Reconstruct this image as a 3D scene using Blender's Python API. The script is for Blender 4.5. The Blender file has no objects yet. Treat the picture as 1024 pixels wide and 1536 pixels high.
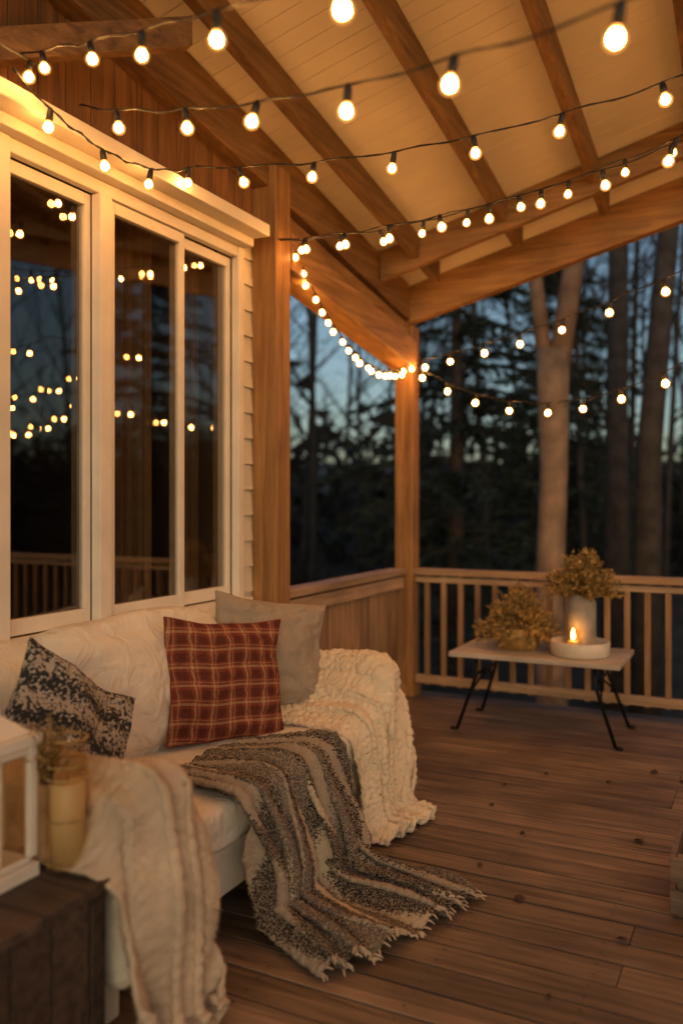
import bpy, math, random
import numpy as np
from mathutils import Vector, noise, Matrix
random.seed(7); np.random.seed(7)
S=bpy.context.scene
def link(o): S.collection.objects.link(o); return o
# ---------------------------------------------------------------- materials
def newmat(name):
    m=bpy.data.materials.new(name); m.use_nodes=True
    return m, m.node_tree.nodes, m.node_tree.links, m.node_tree.nodes['Principled BSDF']
def ramp(N,stops):
    r=N.new('ShaderNodeValToRGB'); e=r.color_ramp.elements
    while len(e)<len(stops): e.new(.5)
    for i,(p,c) in enumerate(stops): e[i].position=p; e[i].color=(*c,1)
    return r
def wood(name,c1,c2,axis='Y',sc=1.0,rough=.6,bump=.25,var=.35,dirt=0.0):
    m,N,L,B=newmat(name)
    tc=N.new('ShaderNodeTexCoord'); geo=N.new('ShaderNodeNewGeometry')
    add=N.new('ShaderNodeVectorMath'); add.operation='ADD'
    mul=N.new('ShaderNodeMath'); mul.operation='MULTIPLY'; mul.inputs[1].default_value=37.
    L.new(geo.outputs['Random Per Island'],mul.inputs[0]); L.new(tc.outputs['Object'],add.inputs[0]); L.new(mul.outputs[0],add.inputs[1])
    mp=N.new('ShaderNodeMapping'); s=[28*sc]*3; s['XYZ'.index(axis)]=1.6*sc; mp.inputs['Scale'].default_value=s
    L.new(add.outputs[0],mp.inputs[0])
    n1=N.new('ShaderNodeTexNoise'); n1.inputs['Scale'].default_value=1; n1.inputs['Detail'].default_value=8; n1.inputs['Roughness'].default_value=.65; n1.inputs['Distortion'].default_value=.6
    L.new(mp.outputs[0],n1.inputs['Vector'])
    r=ramp(N,[(.3,c1),(.68,c2)]); L.new(n1.outputs[0],r.inputs[0])
    n2=N.new('ShaderNodeTexNoise'); n2.inputs['Scale'].default_value=2.3; n2.inputs['Detail'].default_value=5; L.new(add.outputs[0],n2.inputs['Vector'])
    hv=N.new('ShaderNodeHueSaturation'); L.new(r.outputs[0],hv.inputs['Color'])
    mr=N.new('ShaderNodeMapRange'); mr.inputs['To Min'].default_value=1-var; mr.inputs['To Max'].default_value=1+var
    L.new(geo.outputs['Random Per Island'],mr.inputs[0])
    mr2=N.new('ShaderNodeMapRange'); mr2.inputs['From Min'].default_value=.3; mr2.inputs['From Max'].default_value=.7; mr2.inputs['To Min'].default_value=.7-dirt; mr2.inputs['To Max'].default_value=1.2
    L.new(n2.outputs[0],mr2.inputs[0])
    mm=N.new('ShaderNodeMath'); mm.operation='MULTIPLY'; L.new(mr.outputs[0],mm.inputs[0]); L.new(mr2.outputs[0],mm.inputs[1])
    L.new(mm.outputs[0],hv.inputs['Value']); L.new(hv.outputs[0],B.inputs['Base Color'])
    rr=N.new('ShaderNodeMapRange'); rr.inputs['To Min'].default_value=rough-.12; rr.inputs['To Max'].default_value=rough+.15; L.new(n2.outputs[0],rr.inputs[0]); L.new(rr.outputs[0],B.inputs['Roughness'])
    b=N.new('ShaderNodeBump'); b.inputs['Strength'].default_value=bump; b.inputs['Distance'].default_value=.01; L.new(n1.outputs[0],b.inputs['Height']); L.new(b.outputs[0],B.inputs['Normal'])
    return m
def plain(name,c,rough=.6,var=.15,ns=6.,bump=.1,bs=60.,metal=0,spec=.5):
    m,N,L,B=newmat(name)
    tc=N.new('ShaderNodeTexCoord'); n=N.new('ShaderNodeTexNoise'); n.inputs['Scale'].default_value=ns; n.inputs['Detail'].default_value=4
    L.new(tc.outputs['Object'],n.inputs['Vector'])
    r=ramp(N,[(.3,tuple(x*(1-var) for x in c)),(.7,tuple(min(1,x*(1+var)) for x in c))]); L.new(n.outputs[0],r.inputs[0]); L.new(r.outputs[0],B.inputs['Base Color'])
    if bump:
        n2=N.new('ShaderNodeTexNoise'); n2.inputs['Scale'].default_value=bs; n2.inputs['Detail'].default_value=3; L.new(tc.outputs['Object'],n2.inputs['Vector'])
        b=N.new('ShaderNodeBump'); b.inputs['Strength'].default_value=bump; b.inputs['Distance'].default_value=.01; L.new(n2.outputs[0],b.inputs['Height']); L.new(b.outputs[0],B.inputs['Normal'])
    B.inputs['Roughness'].default_value=rough; B.inputs['Metallic'].default_value=metal
    B.inputs['Specular IOR Level'].default_value=spec
    return m
def emis(name,c,s):
    m,N,L,B=newmat(name); B.inputs['Base Color'].default_value=(*c,1)
    B.inputs['Emission Color'].default_value=(*c,1); B.inputs['Emission Strength'].default_value=s; return m
def fabric(name,c,var=.12,scale=350,bump=.35,big=.5):
    m,N,L,B=newmat(name)
    tc=N.new('ShaderNodeTexCoord')
    n=N.new('ShaderNodeTexNoise'); n.inputs['Scale'].default_value=5; n.inputs['Detail'].default_value=8; L.new(tc.outputs['Object'],n.inputs['Vector'])
    r=ramp(N,[(.3,tuple(x*(1-var) for x in c)),(.7,tuple(min(1,x*(1+var)) for x in c))]); L.new(n.outputs[0],r.inputs[0]); L.new(r.outputs[0],B.inputs['Base Color'])
    n2=N.new('ShaderNodeTexNoise'); n2.inputs['Scale'].default_value=scale; n2.inputs['Detail'].default_value=2; L.new(tc.outputs['Object'],n2.inputs['Vector'])
    n3=N.new('ShaderNodeTexNoise'); n3.inputs['Scale'].default_value=9; n3.inputs['Detail'].default_value=3; n3.inputs['Distortion'].default_value=1.5; L.new(tc.outputs['Object'],n3.inputs['Vector'])
    b3=N.new('ShaderNodeBump'); b3.inputs['Strength'].default_value=big; b3.inputs['Distance'].default_value=.03; L.new(n3.outputs[0],b3.inputs['Height'])
    b=N.new('ShaderNodeBump'); b.inputs['Strength'].default_value=bump; b.inputs['Distance'].default_value=.003; L.new(n2.outputs[0],b.inputs['Height']); L.new(b3.outputs[0],b.inputs['Normal']); L.new(b.outputs[0],B.inputs['Normal'])
    B.inputs['Roughness'].default_value=.95; B.inputs['Specular IOR Level'].default_value=.15
    return m
M={}
M['post']=wood('post_wood',(.18,.078,.024),(.49,.26,.092),'Z',1,.6)
M['beamY']=wood('rafter_wood',(.085,.040,.015),(.27,.14,.053),'Y',1,.6,var=.2)
M['beamX']=wood('beam_wood',(.16,.075,.027),(.41,.23,.088),'X',1,.6,var=.2)
M['header']=wood('header_wood',(.17,.075,.026),(.44,.24,.09),'Y',1,.6,var=.25)
M['gable']=wood('gable_boards',(.085,.034,.011),(.26,.12,.040),'Z',.8,.65,var=.12)
M['deck']=wood('deck_boards',(.075,.048,.031),(.31,.205,.130),'X',1,.50,.5,.24,.2)
M['rail']=wood('rail_wood',(.20,.105,.048),(.42,.26,.13),'Z',1,.6,var=.25)
M['railcap']=wood('rail_cap_wood',(.25,.15,.08),(.50,.34,.20),'X',1,.5)
M['oldwood']=wood('side_table_wood',(.025,.016,.012),(.11,.07,.048),'X',1.2,.6)
M['tabletop']=wood('table_top_wood',(.35,.29,.23),(.60,.52,.43),'X',1,.5,var=.1)
M['ceil']=plain('ceiling_paint',(.68,.60,.48),.6,.1,2,.1,40)
M['white']=plain('white_paint',(.75,.68,.57),.45,.08,5,.12,90)
M['siding']=plain('siding_paint',(.72,.64,.49),.5,.08,4,.15,70)
M['black']=plain('black_metal',(.015,.014,.013),.45,.2,20,.1,100,.6)
M['socket']=plain('black_rubber',(.012,.012,.012),.5,.2,20,0)
AM=(1.0,.45,.118)
M['bulb']=emis('bulb_glow',AM,175)
M['neck']=emis('bulb_neck_glow',(1.0,.36,.06),6)
M['smallbulb']=emis('small_bulb_glow',AM,130)
M['flame']=emis('candle_flame',(1.0,.42,.09),60)
M['wax']=plain('candle_wax',(.66,.50,.29),.45,.08,8,.05,30)
M['ceramic']=plain('ceramic_glaze',(.62,.56,.46),.35,.1,10,.1,40)
M['stone']=plain('vase_stoneware',(.32,.28,.23),.6,.25,12,.2,40)
M['cush']=fabric('sofa_linen',(.76,.69,.57),.06,big=.7)
M['grey']=fabric('taupe_linen',(.34,.275,.205),.1)
M['cream']=fabric('cream_boucle',(.72,.60,.43),.12,200,.5,.2)
M['cream2']=fabric('cream_wool',(.58,.45,.315),.2,200,.5,.2)
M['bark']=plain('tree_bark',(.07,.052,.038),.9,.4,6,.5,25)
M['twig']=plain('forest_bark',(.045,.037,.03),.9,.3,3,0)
M['bark2']=plain('bark_painted_lit',(.36,.215,.12),.9,.35,5,.9,20)  # warm bulb light on the forked trunk is put into this brighter bark colour
M['needle']=plain('conifer_needles',(.03,.042,.025),.8,.5,3,0)
M['shrub']=plain('undergrowth',(.028,.028,.02),.9,.5,2,0)
M['ground']=plain('forest_floor',(.055,.042,.03),.95,.5,.8,.6,8)
M['leafa']=plain('olive_leaves',(.25,.175,.05),.6,.5,25,0)
M['leafb']=plain('dry_leaves',(.42,.26,.08),.6,.4,25,0)
M['deadleaf']=plain('dead_leaf',(.05,.025,.012),.8,.4,30,0)
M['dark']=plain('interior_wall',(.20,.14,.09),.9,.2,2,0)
M['curtain']=fabric('curtain_cloth',(.38,.30,.20))
def glassmat(name,f0,boost=1.,tint=(.9,.9,.88),rough=0.):
    m,N,L,B=newmat(name); N.remove(B); out=N['Material Output']
    t=N.new('ShaderNodeBsdfTransparent'); t.inputs[0].default_value=(*tint,1)
    g=N.new('ShaderNodeBsdfGlossy'); g.inputs['Roughness'].default_value=rough; g.inputs[0].default_value=(1,1,1,1)
    lw=N.new('ShaderNodeLayerWeight'); p=N.new('ShaderNodeMath'); p.operation='POWER'; p.inputs[1].default_value=4; L.new(lw.outputs['Facing'],p.inputs[0])
    mu=N.new('ShaderNodeMath'); mu.operation='MULTIPLY_ADD'; mu.inputs[1].default_value=.9*boost; mu.inputs[2].default_value=f0; mu.use_clamp=True
    lw.inputs[0].default_value=.5
    mx=N.new('ShaderNodeMixShader'); L.new(p.outputs[0],mu.inputs[0]); L.new(mu.outputs[0],mx.inputs[0]); L.new(t.outputs[0],mx.inputs[1]); L.new(g.outputs[0],mx.inputs[2]); L.new(mx.outputs[0],out.inputs[0])
    return m
M['glass']=glassmat('window_glass',.12,1.,(.74,.70,.64)); M['jar']=glassmat('jar_glass',.05,.7,(.92,.84,.70))
def halo_shell():  # amber emissive shell, added to imitate the bloom halo around each bulb
    m,N,L,B=newmat('bulb_halo_glow'); N.remove(B); out=N['Material Output']
    t=N.new('ShaderNodeBsdfTransparent'); t.inputs[0].default_value=(1,.93,.82,1)
    e=N.new('ShaderNodeEmission'); e.inputs[0].default_value=(1,.40,.08,1); e.inputs[1].default_value=2.0
    mx=N.new('ShaderNodeMixShader'); mx.inputs[0].default_value=.34; L.new(t.outputs[0],mx.inputs[1]); L.new(e.outputs[0],mx.inputs[2]); L.new(mx.outputs[0],out.inputs[0])
    try: m.cycles.emission_sampling='NONE'
    except Exception: pass
    return m
M['halo_shell']=halo_shell()
def uvmath(N,L,op,a,b=None,c=None):
    n=N.new('ShaderNodeMath'); n.operation=op
    for i,x in enumerate((a,b,c)):
        if x is None: continue
        if isinstance(x,(int,float)): n.inputs[i].default_value=x
        else: L.new(x,n.inputs[i])
    return n.outputs[0]
def mixc(N,L,f,a,b):
    n=N.new('ShaderNodeMix'); n.data_type='RGBA'
    L.new(f,n.inputs[0])
    for i,x in ((6,a),(7,b)):
        if isinstance(x,tuple): n.inputs[i].default_value=(*x,1)
        else: L.new(x,n.inputs[i])
    return n.outputs[2]
def striped():
    m,N,L,B=newmat('striped_wool')
    tc=N.new('ShaderNodeTexCoord'); sp=N.new('ShaderNodeSeparateXYZ'); L.new(tc.outputs['UV'],sp.inputs[0])
    nz=N.new('ShaderNodeTexNoise'); nz.inputs['Scale'].default_value=110; nz.inputs['Detail'].default_value=3; L.new(tc.outputs['Object'],nz.inputs['Vector'])
    nz2=N.new('ShaderNodeTexNoise'); nz2.inputs['Scale'].default_value=230; nz2.inputs['Detail'].default_value=2; L.new(tc.outputs['Object'],nz2.inputs['Vector'])
    v=uvmath(N,L,'ADD',sp.outputs[1],uvmath(N,L,'MULTIPLY',uvmath(N,L,'SUBTRACT',nz.outputs[0],.5),.05))
    r=N.new('ShaderNodeValToRGB'); r.color_ramp.interpolation='CONSTANT'
    C=(.54,.44,.31); D=(.022,.018,.017); G=(.10,.085,.073); K=(.32,.26,.195)
    st=[(0,K),(.04,D),(.10,K),(.14,D),(.17,G),(.23,C),(.26,D),(.31,G),(.36,K),(.39,D),(.44,C),(.48,G),(.54,D),(.58,C),(.61,D),(.66,K),(.70,G),(.75,D),(.79,C),(.83,D),(.87,K),(.90,D),(.94,G)]
    e=r.color_ramp.elements
    while len(e)<len(st): e.new(.5)
    for i,(p,c) in enumerate(st): e[i].position=p; e[i].color=(*c,1)
    L.new(v,r.inputs[0])
    f=uvmath(N,L,'GREATER_THAN',nz2.outputs[0],.54)
    col=mixc(N,L,uvmath(N,L,'MULTIPLY',f,.75),r.outputs[0],(.46,.37,.26))
    L.new(col,B.inputs['Base Color']); B.inputs['Roughness'].default_value=.95; B.inputs['Specular IOR Level'].default_value=.1
    b=N.new('ShaderNodeBump'); b.inputs['Strength'].default_value=.6; b.inputs['Distance'].default_value=.004; L.new(nz2.outputs[0],b.inputs['Height']); L.new(b.outputs[0],B.inputs['Normal'])
    return m
def plaid():
    m,N,L,B=newmat('plaid_cotton')
    tc=N.new('ShaderNodeTexCoord'); sp=N.new('ShaderNodeSeparateXYZ'); L.new(tc.outputs['UV'],sp.inputs[0])
    def band(x,n,lo,hi,off=0):
        fr=uvmath(N,L,'FRACT',uvmath(N,L,'MULTIPLY_ADD',x,n,off))
        return uvmath(N,L,'MULTIPLY',uvmath(N,L,'GREATER_THAN',fr,lo),uvmath(N,L,'LESS_THAN',fr,hi))
    u,v=sp.outputs[0],sp.outputs[1]
    dk=uvmath(N,L,'MULTIPLY',uvmath(N,L,'ADD',band(u,7,.5,.95),band(v,7,.5,.95)),.38)
    lt=uvmath(N,L,'MULTIPLY',uvmath(N,L,'ADD',band(u,7,.12,.25),band(v,7,.12,.25)),.38)
    lt2=uvmath(N,L,'MULTIPLY',uvmath(N,L,'ADD',band(u,7,.36,.41),band(v,7,.36,.41)),.3)
    nz=N.new('ShaderNodeTexNoise'); nz.inputs['Scale'].default_value=180; nz.inputs['Detail'].default_value=3; L.new(tc.outputs['Object'],nz.inputs['Vector'])
    c=mixc(N,L,dk,(.23,.055,.030),(.062,.020,.016))
    c=mixc(N,L,lt,c,(.50,.33,.17)); c=mixc(N,L,lt2,c,(.50,.33,.17))
    hv=N.new('ShaderNodeHueSaturation'); L.new(c,hv.inputs['Color']); L.new(uvmath(N,L,'MULTIPLY_ADD',nz.outputs[0],1.4,.3),hv.inputs['Value'])
    L.new(hv.outputs[0],B.inputs['Base Color']); B.inputs['Roughness'].default_value=.9; B.inputs['Specular IOR Level'].default_value=.15
    b=N.new('ShaderNodeBump'); b.inputs['Strength'].default_value=.5; b.inputs['Distance'].default_value=.003; L.new(nz.outputs[0],b.inputs['Height']); L.new(b.outputs[0],B.inputs['Normal'])
    return m
def pattern():
    m,N,L,B=newmat('woven_pattern')
    tc=N.new('ShaderNodeTexCoord'); sp=N.new('ShaderNodeSeparateXYZ'); L.new(tc.outputs['UV'],sp.inputs[0])
    nz=N.new('ShaderNodeTexNoise'); nz.inputs['Scale'].default_value=85; nz.inputs['Detail'].default_value=5; L.new(tc.outputs['Object'],nz.inputs['Vector'])
    w=uvmath(N,L,'SINE',uvmath(N,L,'MULTIPLY',sp.outputs[1],30))
    k=uvmath(N,L,'ADD',uvmath(N,L,'MULTIPLY',w,.08),nz.outputs[0])
    r=ramp(N,[(.47,(.020,.020,.022)),(.57,(.40,.34,.27))]); L.new(k,r.inputs[0]); L.new(r.outputs[0],B.inputs['Base Color'])
    B.inputs['Roughness'].default_value=.95
    b=N.new('ShaderNodeBump'); b.inputs['Strength'].default_value=.7; b.inputs['Distance'].default_value=.006; L.new(nz.outputs[0],b.inputs['Height']); L.new(b.outputs[0],B.inputs['Normal'])
    return m
M['striped']=striped(); M['plaid']=plaid(); M['pattern']=pattern()
# ---------------------------------------------------------------- mesh builder
class MB:
    def __init__(s): s.v=[]; s.f=[]; s.m=[]; s.sm=[]
    def add(s,vs,fs,mi=0,sm=False):
        o=len(s.v); s.v.extend(vs); s.f.extend([tuple(i+o for i in f) for f in fs]); s.m.extend([mi]*len(fs)); s.sm.extend([sm]*len(fs))
    def box(s,x0,x1,y0,y1,z0,z1,mi=0):
        s.hexa([(x0,y0,z0),(x1,y0,z0),(x1,y1,z0),(x0,y1,z0),(x0,y0,z1),(x1,y0,z1),(x1,y1,z1),(x0,y1,z1)],mi)
    def hexa(s,p,mi=0):
        s.add(p,[(0,3,2,1),(4,5,6,7),(0,1,5,4),(1,2,6,5),(2,3,7,6),(3,0,4,7)],mi)
    def beam(s,p0,p1,w,d,mi=0):
        a=Vector(p0); b=Vector(p1); t=(b-a); h=Vector((-t.y,t.x,0)).normalized()*w/2; dz=Vector((0,0,-d))
        s.hexa([tuple(q) for q in (a-h+dz,a+h+dz,b+h+dz,b-h+dz,a-h,a+h,b+h,b-h)],mi)
    def tube(s,path,rad,n=6,mi=0,caps=True,sm=True):
        P=[Vector(p) for p in path]; k=len(P)
        if not isinstance(rad,(list,tuple)): rad=[rad]*k
        vs=[]; fs=[]
        ref=None
        for i in range(k):
            t=(P[min(i+1,k-1)]-P[max(i-1,0)])
            if t.length<1e-9: t=Vector((0,0,1))
            t.normalize()
            if ref is None: ref=Vector((1,0,0)) if abs(t.x)<.8 else Vector((0,1,0))
            a=t.cross(ref).normalized(); b=a.cross(t)
            for j in range(n):
                an=2*math.pi*j/n; q=P[i]+(a*math.cos(an)+b*math.sin(an))*rad[i]; vs.append((q.x,q.y,q.z))
        for i in range(k-1):
            for j in range(n):
                j2=(j+1)%n; fs.append((i*n+j,i*n+j2,(i+1)*n+j2,(i+1)*n+j))
        if caps: fs.append(tuple(range(n))[::-1]); fs.append(tuple((k-1)*n+j for j in range(n)))
        s.add(vs,fs,mi,sm)
    def lathe(s,c,prof,n=24,mi=0,sm=True):
        vs=[];fs=[];k=len(prof)
        for r,z in prof:
            for j in range(n):
                a=2*math.pi*j/n; vs.append((c[0]+r*math.cos(a),c[1]+r*math.sin(a),c[2]+z))
        for i in range(k-1):
            for j in range(n):
                j2=(j+1)%n; fs.append((i*n+j,i*n+j2,(i+1)*n+j2,(i+1)*n+j))
        s.add(vs,fs,mi,sm)
    def obj(s,name,mats,parent=None,bevel=0):
        me=bpy.data.meshes.new(name); me.from_pydata(s.v,[],s.f)
        for m in mats: me.materials.append(m)
        me.polygons.foreach_set('material_index',s.m); me.polygons.foreach_set('use_smooth',s.sm); me.update()
        o=bpy.data.objects.new(name,me); link(o)
        if parent: o.parent=parent
        if bevel:
            b=o.modifiers.new('bevel','BEVEL'); b.width=bevel; b.segments=2; b.limit_method='ANGLE'
        return o
def empty(name):
    o=bpy.data.objects.new(name,None); o.empty_display_size=.2; return link(o)
def zc(x,y): return 3.0+.26*(x+2.45)-.17*(y-5.84)
# ---------------------------------------------------------------- deck
deck=empty('wooden_deck')
mb=MB(); y=-1.6
while y<5.95:
    j=random.uniform(-.002,.002)
    xj=random.choice([-1.9,.6,1.2,-.4,1.8])
    mb.box(-2.44,xj-.001,y,y+.127,-.03+j,j); mb.box(xj+.001,2.35,y,y+.127,-.03+j,j)
    y+=.136
mb.obj('boards',[M['deck']],deck,.003)
mb=MB(); mb.box(-2.44,2.33,5.975,6.02,-.30,-.005); mb.box(2.352,2.39,-1.6,6.0,-.30,-.005)
x=-2.3
while x<2.3: mb.box(x,x+.05,-1.6,5.95,-.25,-.034); x+=.45
for px in (-2.3,0,2.2):
    for py in (-1.4,2,5.8): mb.box(px,px+.14,py,py+.14,-1.5,-.251)
mb.obj('framing',[M['oldwood']],deck)
mb=MB()
y=-1.6
while y<5.95:
    x=-2.275
    while x<2.3:
        for dy in (.03,.098):
            n=6; c=(x+random.uniform(-.004,.004),y+dy); vs=[(c[0]+.0038*math.cos(2*math.pi*k/n),c[1]+.0038*math.sin(2*math.pi*k/n),.0035) for k in range(n)]
            mb.add(vs,[tuple(range(n))])
        x+=.45
    y+=.136
mb.obj('screw_heads',[M['black']],deck)
# ---------------------------------------------------------------- porch roof
roof=empty('porch_roof')
mb=MB(); y=-1.6
while y<6.2:
    y1=y+.098; x0,x1=-2.46,2.5
    mb.hexa([(x0,y,zc(x0,y)),(x1,y,zc(x1,y)),(x1,y1,zc(x1,y1)),(x0,y1,zc(x0,y1)),(x0,y,zc(x0,y)+.02),(x1,y,zc(x1,y)+.02),(x1,y1,zc(x1,y1)+.02),(x0,y1,zc(x0,y1)+.02)])
    y+=.1
mb.obj('ceiling_boards',[M['ceil']],roof,.003)
mb=MB(); x0,x1,y0,y1=-2.5,2.6,-1.7,6.3
mb.hexa([(x,y,zc(x,y)+a) for a in (.024,.07) for x,y in ((x0,y0),(x1,y0),(x1,y1),(x0,y1))])
mb.obj('roof_deck',[M['oldwood']],roof)
mb=MB()
for X in (-2.08,-1.49,-.93,-.35,.25,.85,1.45,2.05):
    mb.beam((X,-1.5,zc(X,-1.5)+.003),(X,5.62,zc(X,5.62)+.003),.06,.15)
mb.beam((-2.39,-1.5,zc(-2.39,-1.5)+.002),(-2.39,5.77,zc(-2.39,5.77)+.002),.10,.26)
mb.beam((-2.42,2.10,3.10),(-2.09,2.78,3.40),.07,.12)
mb.obj('rafters',[M['beamY']],roof,.004)
mb=MB()
mb.beam((-2.335,5.25,zc(-2.335,5.25)+.001),(2.3,5.25,zc(2.3,5.25)+.001),.06,.20)
mb.beam((-2.50,5.84,zc(-2.50,5.84)+.001),(2.3,5.84,zc(2.3,5.84)+.001),.09,.27)
mb.obj('cross_beams',[M['beamX']],roof,.004)
mb=MB(); mb.beam((-2.40,3.96,3.03),(-2.40,5.775,2.745),.10,.13); mb.beam((-2.385,3.96,2.895),(-2.385,5.775,2.61),.20,.20)
mb.obj('side_header_beam',[M['header']],roof,.008)
def post(x,y,zt,w=.14,nm='porch_post',base=True):
    m=MB(); m.box(x-w/2,x+w/2,y-w/2,y+w/2,-1.5,zt)
    if base: m.box(x-w/2-.015,x+w/2+.015,y-w/2-.015,y+w/2+.015,.001,.09)
    return m.obj(nm,[M['post']],None,.006)
post(-2.395,5.85,2.74); post(2.25,5.85,3.9); post(2.25,2.6,4.4); post(2.25,-.6,4.9)
post(-2.37,3.875,3.22,.15,base=False)
# ---------------------------------------------------------------- railings
mb=MB()
x=-2.25
while x<2.15:
    mb.box(x,x+.036,5.83,5.866,.09,.90,0); x+=.128
ba=empty('deck_railing'); mb.obj('balusters',[M['rail']],ba,.003)
mb=MB(); mb.box(-2.324,2.18,5.79,5.91,.90,.945); mb.box(-2.323,2.179,5.825,5.875,.845,.885); mb.box(-2.322,2.178,5.825,5.875,.10,.16)
mb.obj('rails',[M['railcap']],ba,.005)
rb=empty('board_railing')
mb=MB(); y=3.96
while y<5.70:
    mb.box(-2.45,-2.43,y,y+.084,.04,.90); y+=.088
mb.obj('boards',[M['rail']],rb,.004)
mb=MB(); mb.box(-2.50,-2.36,3.955,5.775,.902,.945); mb.box(-2.429,-2.39,3.956,5.774,.80,.885); mb.box(-2.429,-2.39,3.956,5.774,.05,.12)
mb.obj('rails',[wood('rail_cap_wood_side',(.25,.15,.08),(.50,.34,.20),'Y',1,.5)],rb,.005)
rc=empty('deck_railing')
mb=MB(); y=-1.4
while y<5.7: mb.box(2.24,2.276,y,y+.036,.09,.9); y+=.128
mb.obj('balusters',[M['rail']],rc)
mb=MB(); mb.box(2.33,2.45,-1.5,5.779,.90,.945); mb.box(2.325,2.345,-1.5,5.778,.1,.16); mb.obj('rails',[M['rail']],rc)
# ---------------------------------------------------------------- house
house=empty('house')
W=-2.46
mb=MB()
mb.box(W-.12,W,-3,2.16,-1.5,4.6); mb.box(W-.12,W,3.68,3.86,-1.5,3.3)
mb.box(W-.12,W,2.16,3.68,-1.5,.93); mb.box(W-.12,W,2.16,3.68,2.78,4.6)
mb.box(-8,W-.121,3.76,3.86,-1.5,3.3)
mb.box(-8,-7.9,-3,3.76,-1.5,4.6); mb.box(-8,W-.121,-3.1,-3,-1.5,4.6)
mb.obj('walls',[M['siding']],house)
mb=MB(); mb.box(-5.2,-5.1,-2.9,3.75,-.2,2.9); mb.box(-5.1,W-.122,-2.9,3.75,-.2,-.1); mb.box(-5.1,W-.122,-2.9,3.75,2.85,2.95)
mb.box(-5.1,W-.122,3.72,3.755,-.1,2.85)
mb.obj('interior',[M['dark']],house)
mb=MB(); mb.hexa([(x,y,zc(-2.45,y)+.01-.25*(-2.45-x)+a) for a in (0,.08) for x,y in ((-8.4,-3.3),(-2.5,-3.3),(-2.5,4.0),(-8.4,4.0))])
mb.obj('roof',[M['oldwood']],house)
mb=MB()
def clap(y0,y1,z0,z1,p=.135):
    z=z0
    while z<z1-.01:
        zt=min(z+p,z1)
        mb.hexa([(W+.001,y0,z),(W+.022,y0,z),(W+.022,y1,z),(W+.001,y1,z),(W+.001,y0,zt-.002),(W+.006,y0,zt-.002),(W+.006,y1,zt-.002),(W+.001,y1,zt-.002)]); z+=p
clap(3.685,3.86,.02,2.80); clap(-3,2.05,.02,2.85); clap(2.055,3.68,.02,.83)
mb.obj('clapboard_siding',[M['siding']],house)
mb=MB(); y=-1.6
while y<3.80:
    mb.box(W+.001,W+.02,y,y+.136,2.83,zc(W,y)-.01); y+=.14
mb.obj('gable_boards',[M['gable']],house,.003)
mb=MB()
mb.box(W,-2.27,1.0,3.70,2.80,2.86); mb.box(W,-2.36,1.0,3.69,2.755,2.799)
mb.box(W,W+.045,2.06,2.17,.90,2.754); mb.box(W,W+.045,3.632,3.684,.93,2.754)
mb.box(W,W+.04,2.171,3.631,2.70,2.753)
mb.box(W,-2.39,2.05,3.73,.90,.945); mb.box(W,W+.03,2.05,3.72,.835,.898)
mb.box(W,W+.05,2.62,2.69,.946,2.699)
mb.obj('window_trim',[M['white']],house,.005)
mb=MB()
def sash(y0,y1,x,w=.035,t=.03,z0=.95,z1=2.695):
    mb.box(x,x+t,y0,y0+w,z0,z1); mb.box(x,x+t,y1-w,y1,z0,z1); mb.box(x,x+t,y0+w,y1-w,z0,z0+.06); mb.box(x,x+t,y0+w,y1-w,z1-.05,z1)
sash(2.173,2.618,W-.03); sash(2.692,3.20,W+.0); sash(3.17,3.63,W-.035)
mb.obj('window_sashes',[M['white']],house,.003)
mb=MB()
for y0,y1,x in ((2.2,2.6,W-.015),(2.72,3.17,W+.012),(3.20,3.605,W-.02)):
    for dx,tw in ((0,0),(-.012,.003)):
        mb.add([(x+dx,y0,1.0),(x+dx-tw,y1,1.0),(x+dx-tw,y1,2.65),(x+dx+tw,y0,2.65)],[(0,1,2),(0,2,3)])
mb.obj('window_glass',[M['glass']],house)
mb=MB()
for (y0,y1) in ((2.16,2.36),(2.95,3.28),(3.45,3.65)):
    n=60; vs=[]
    for i in range(n+1):
        t=i/n; yy=y0+(y1-y0)*t; xx=-2.70+.03*math.sin(t*30)+.01*math.sin(t*77)
        vs+= [(xx,yy,.0),(xx,yy,2.8)]
    mb.add(vs,[(2*i,2*i+2,2*i+3,2*i+1) for i in range(n)],0,True)
mb.obj('curtains',[M['curtain']],house)
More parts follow.
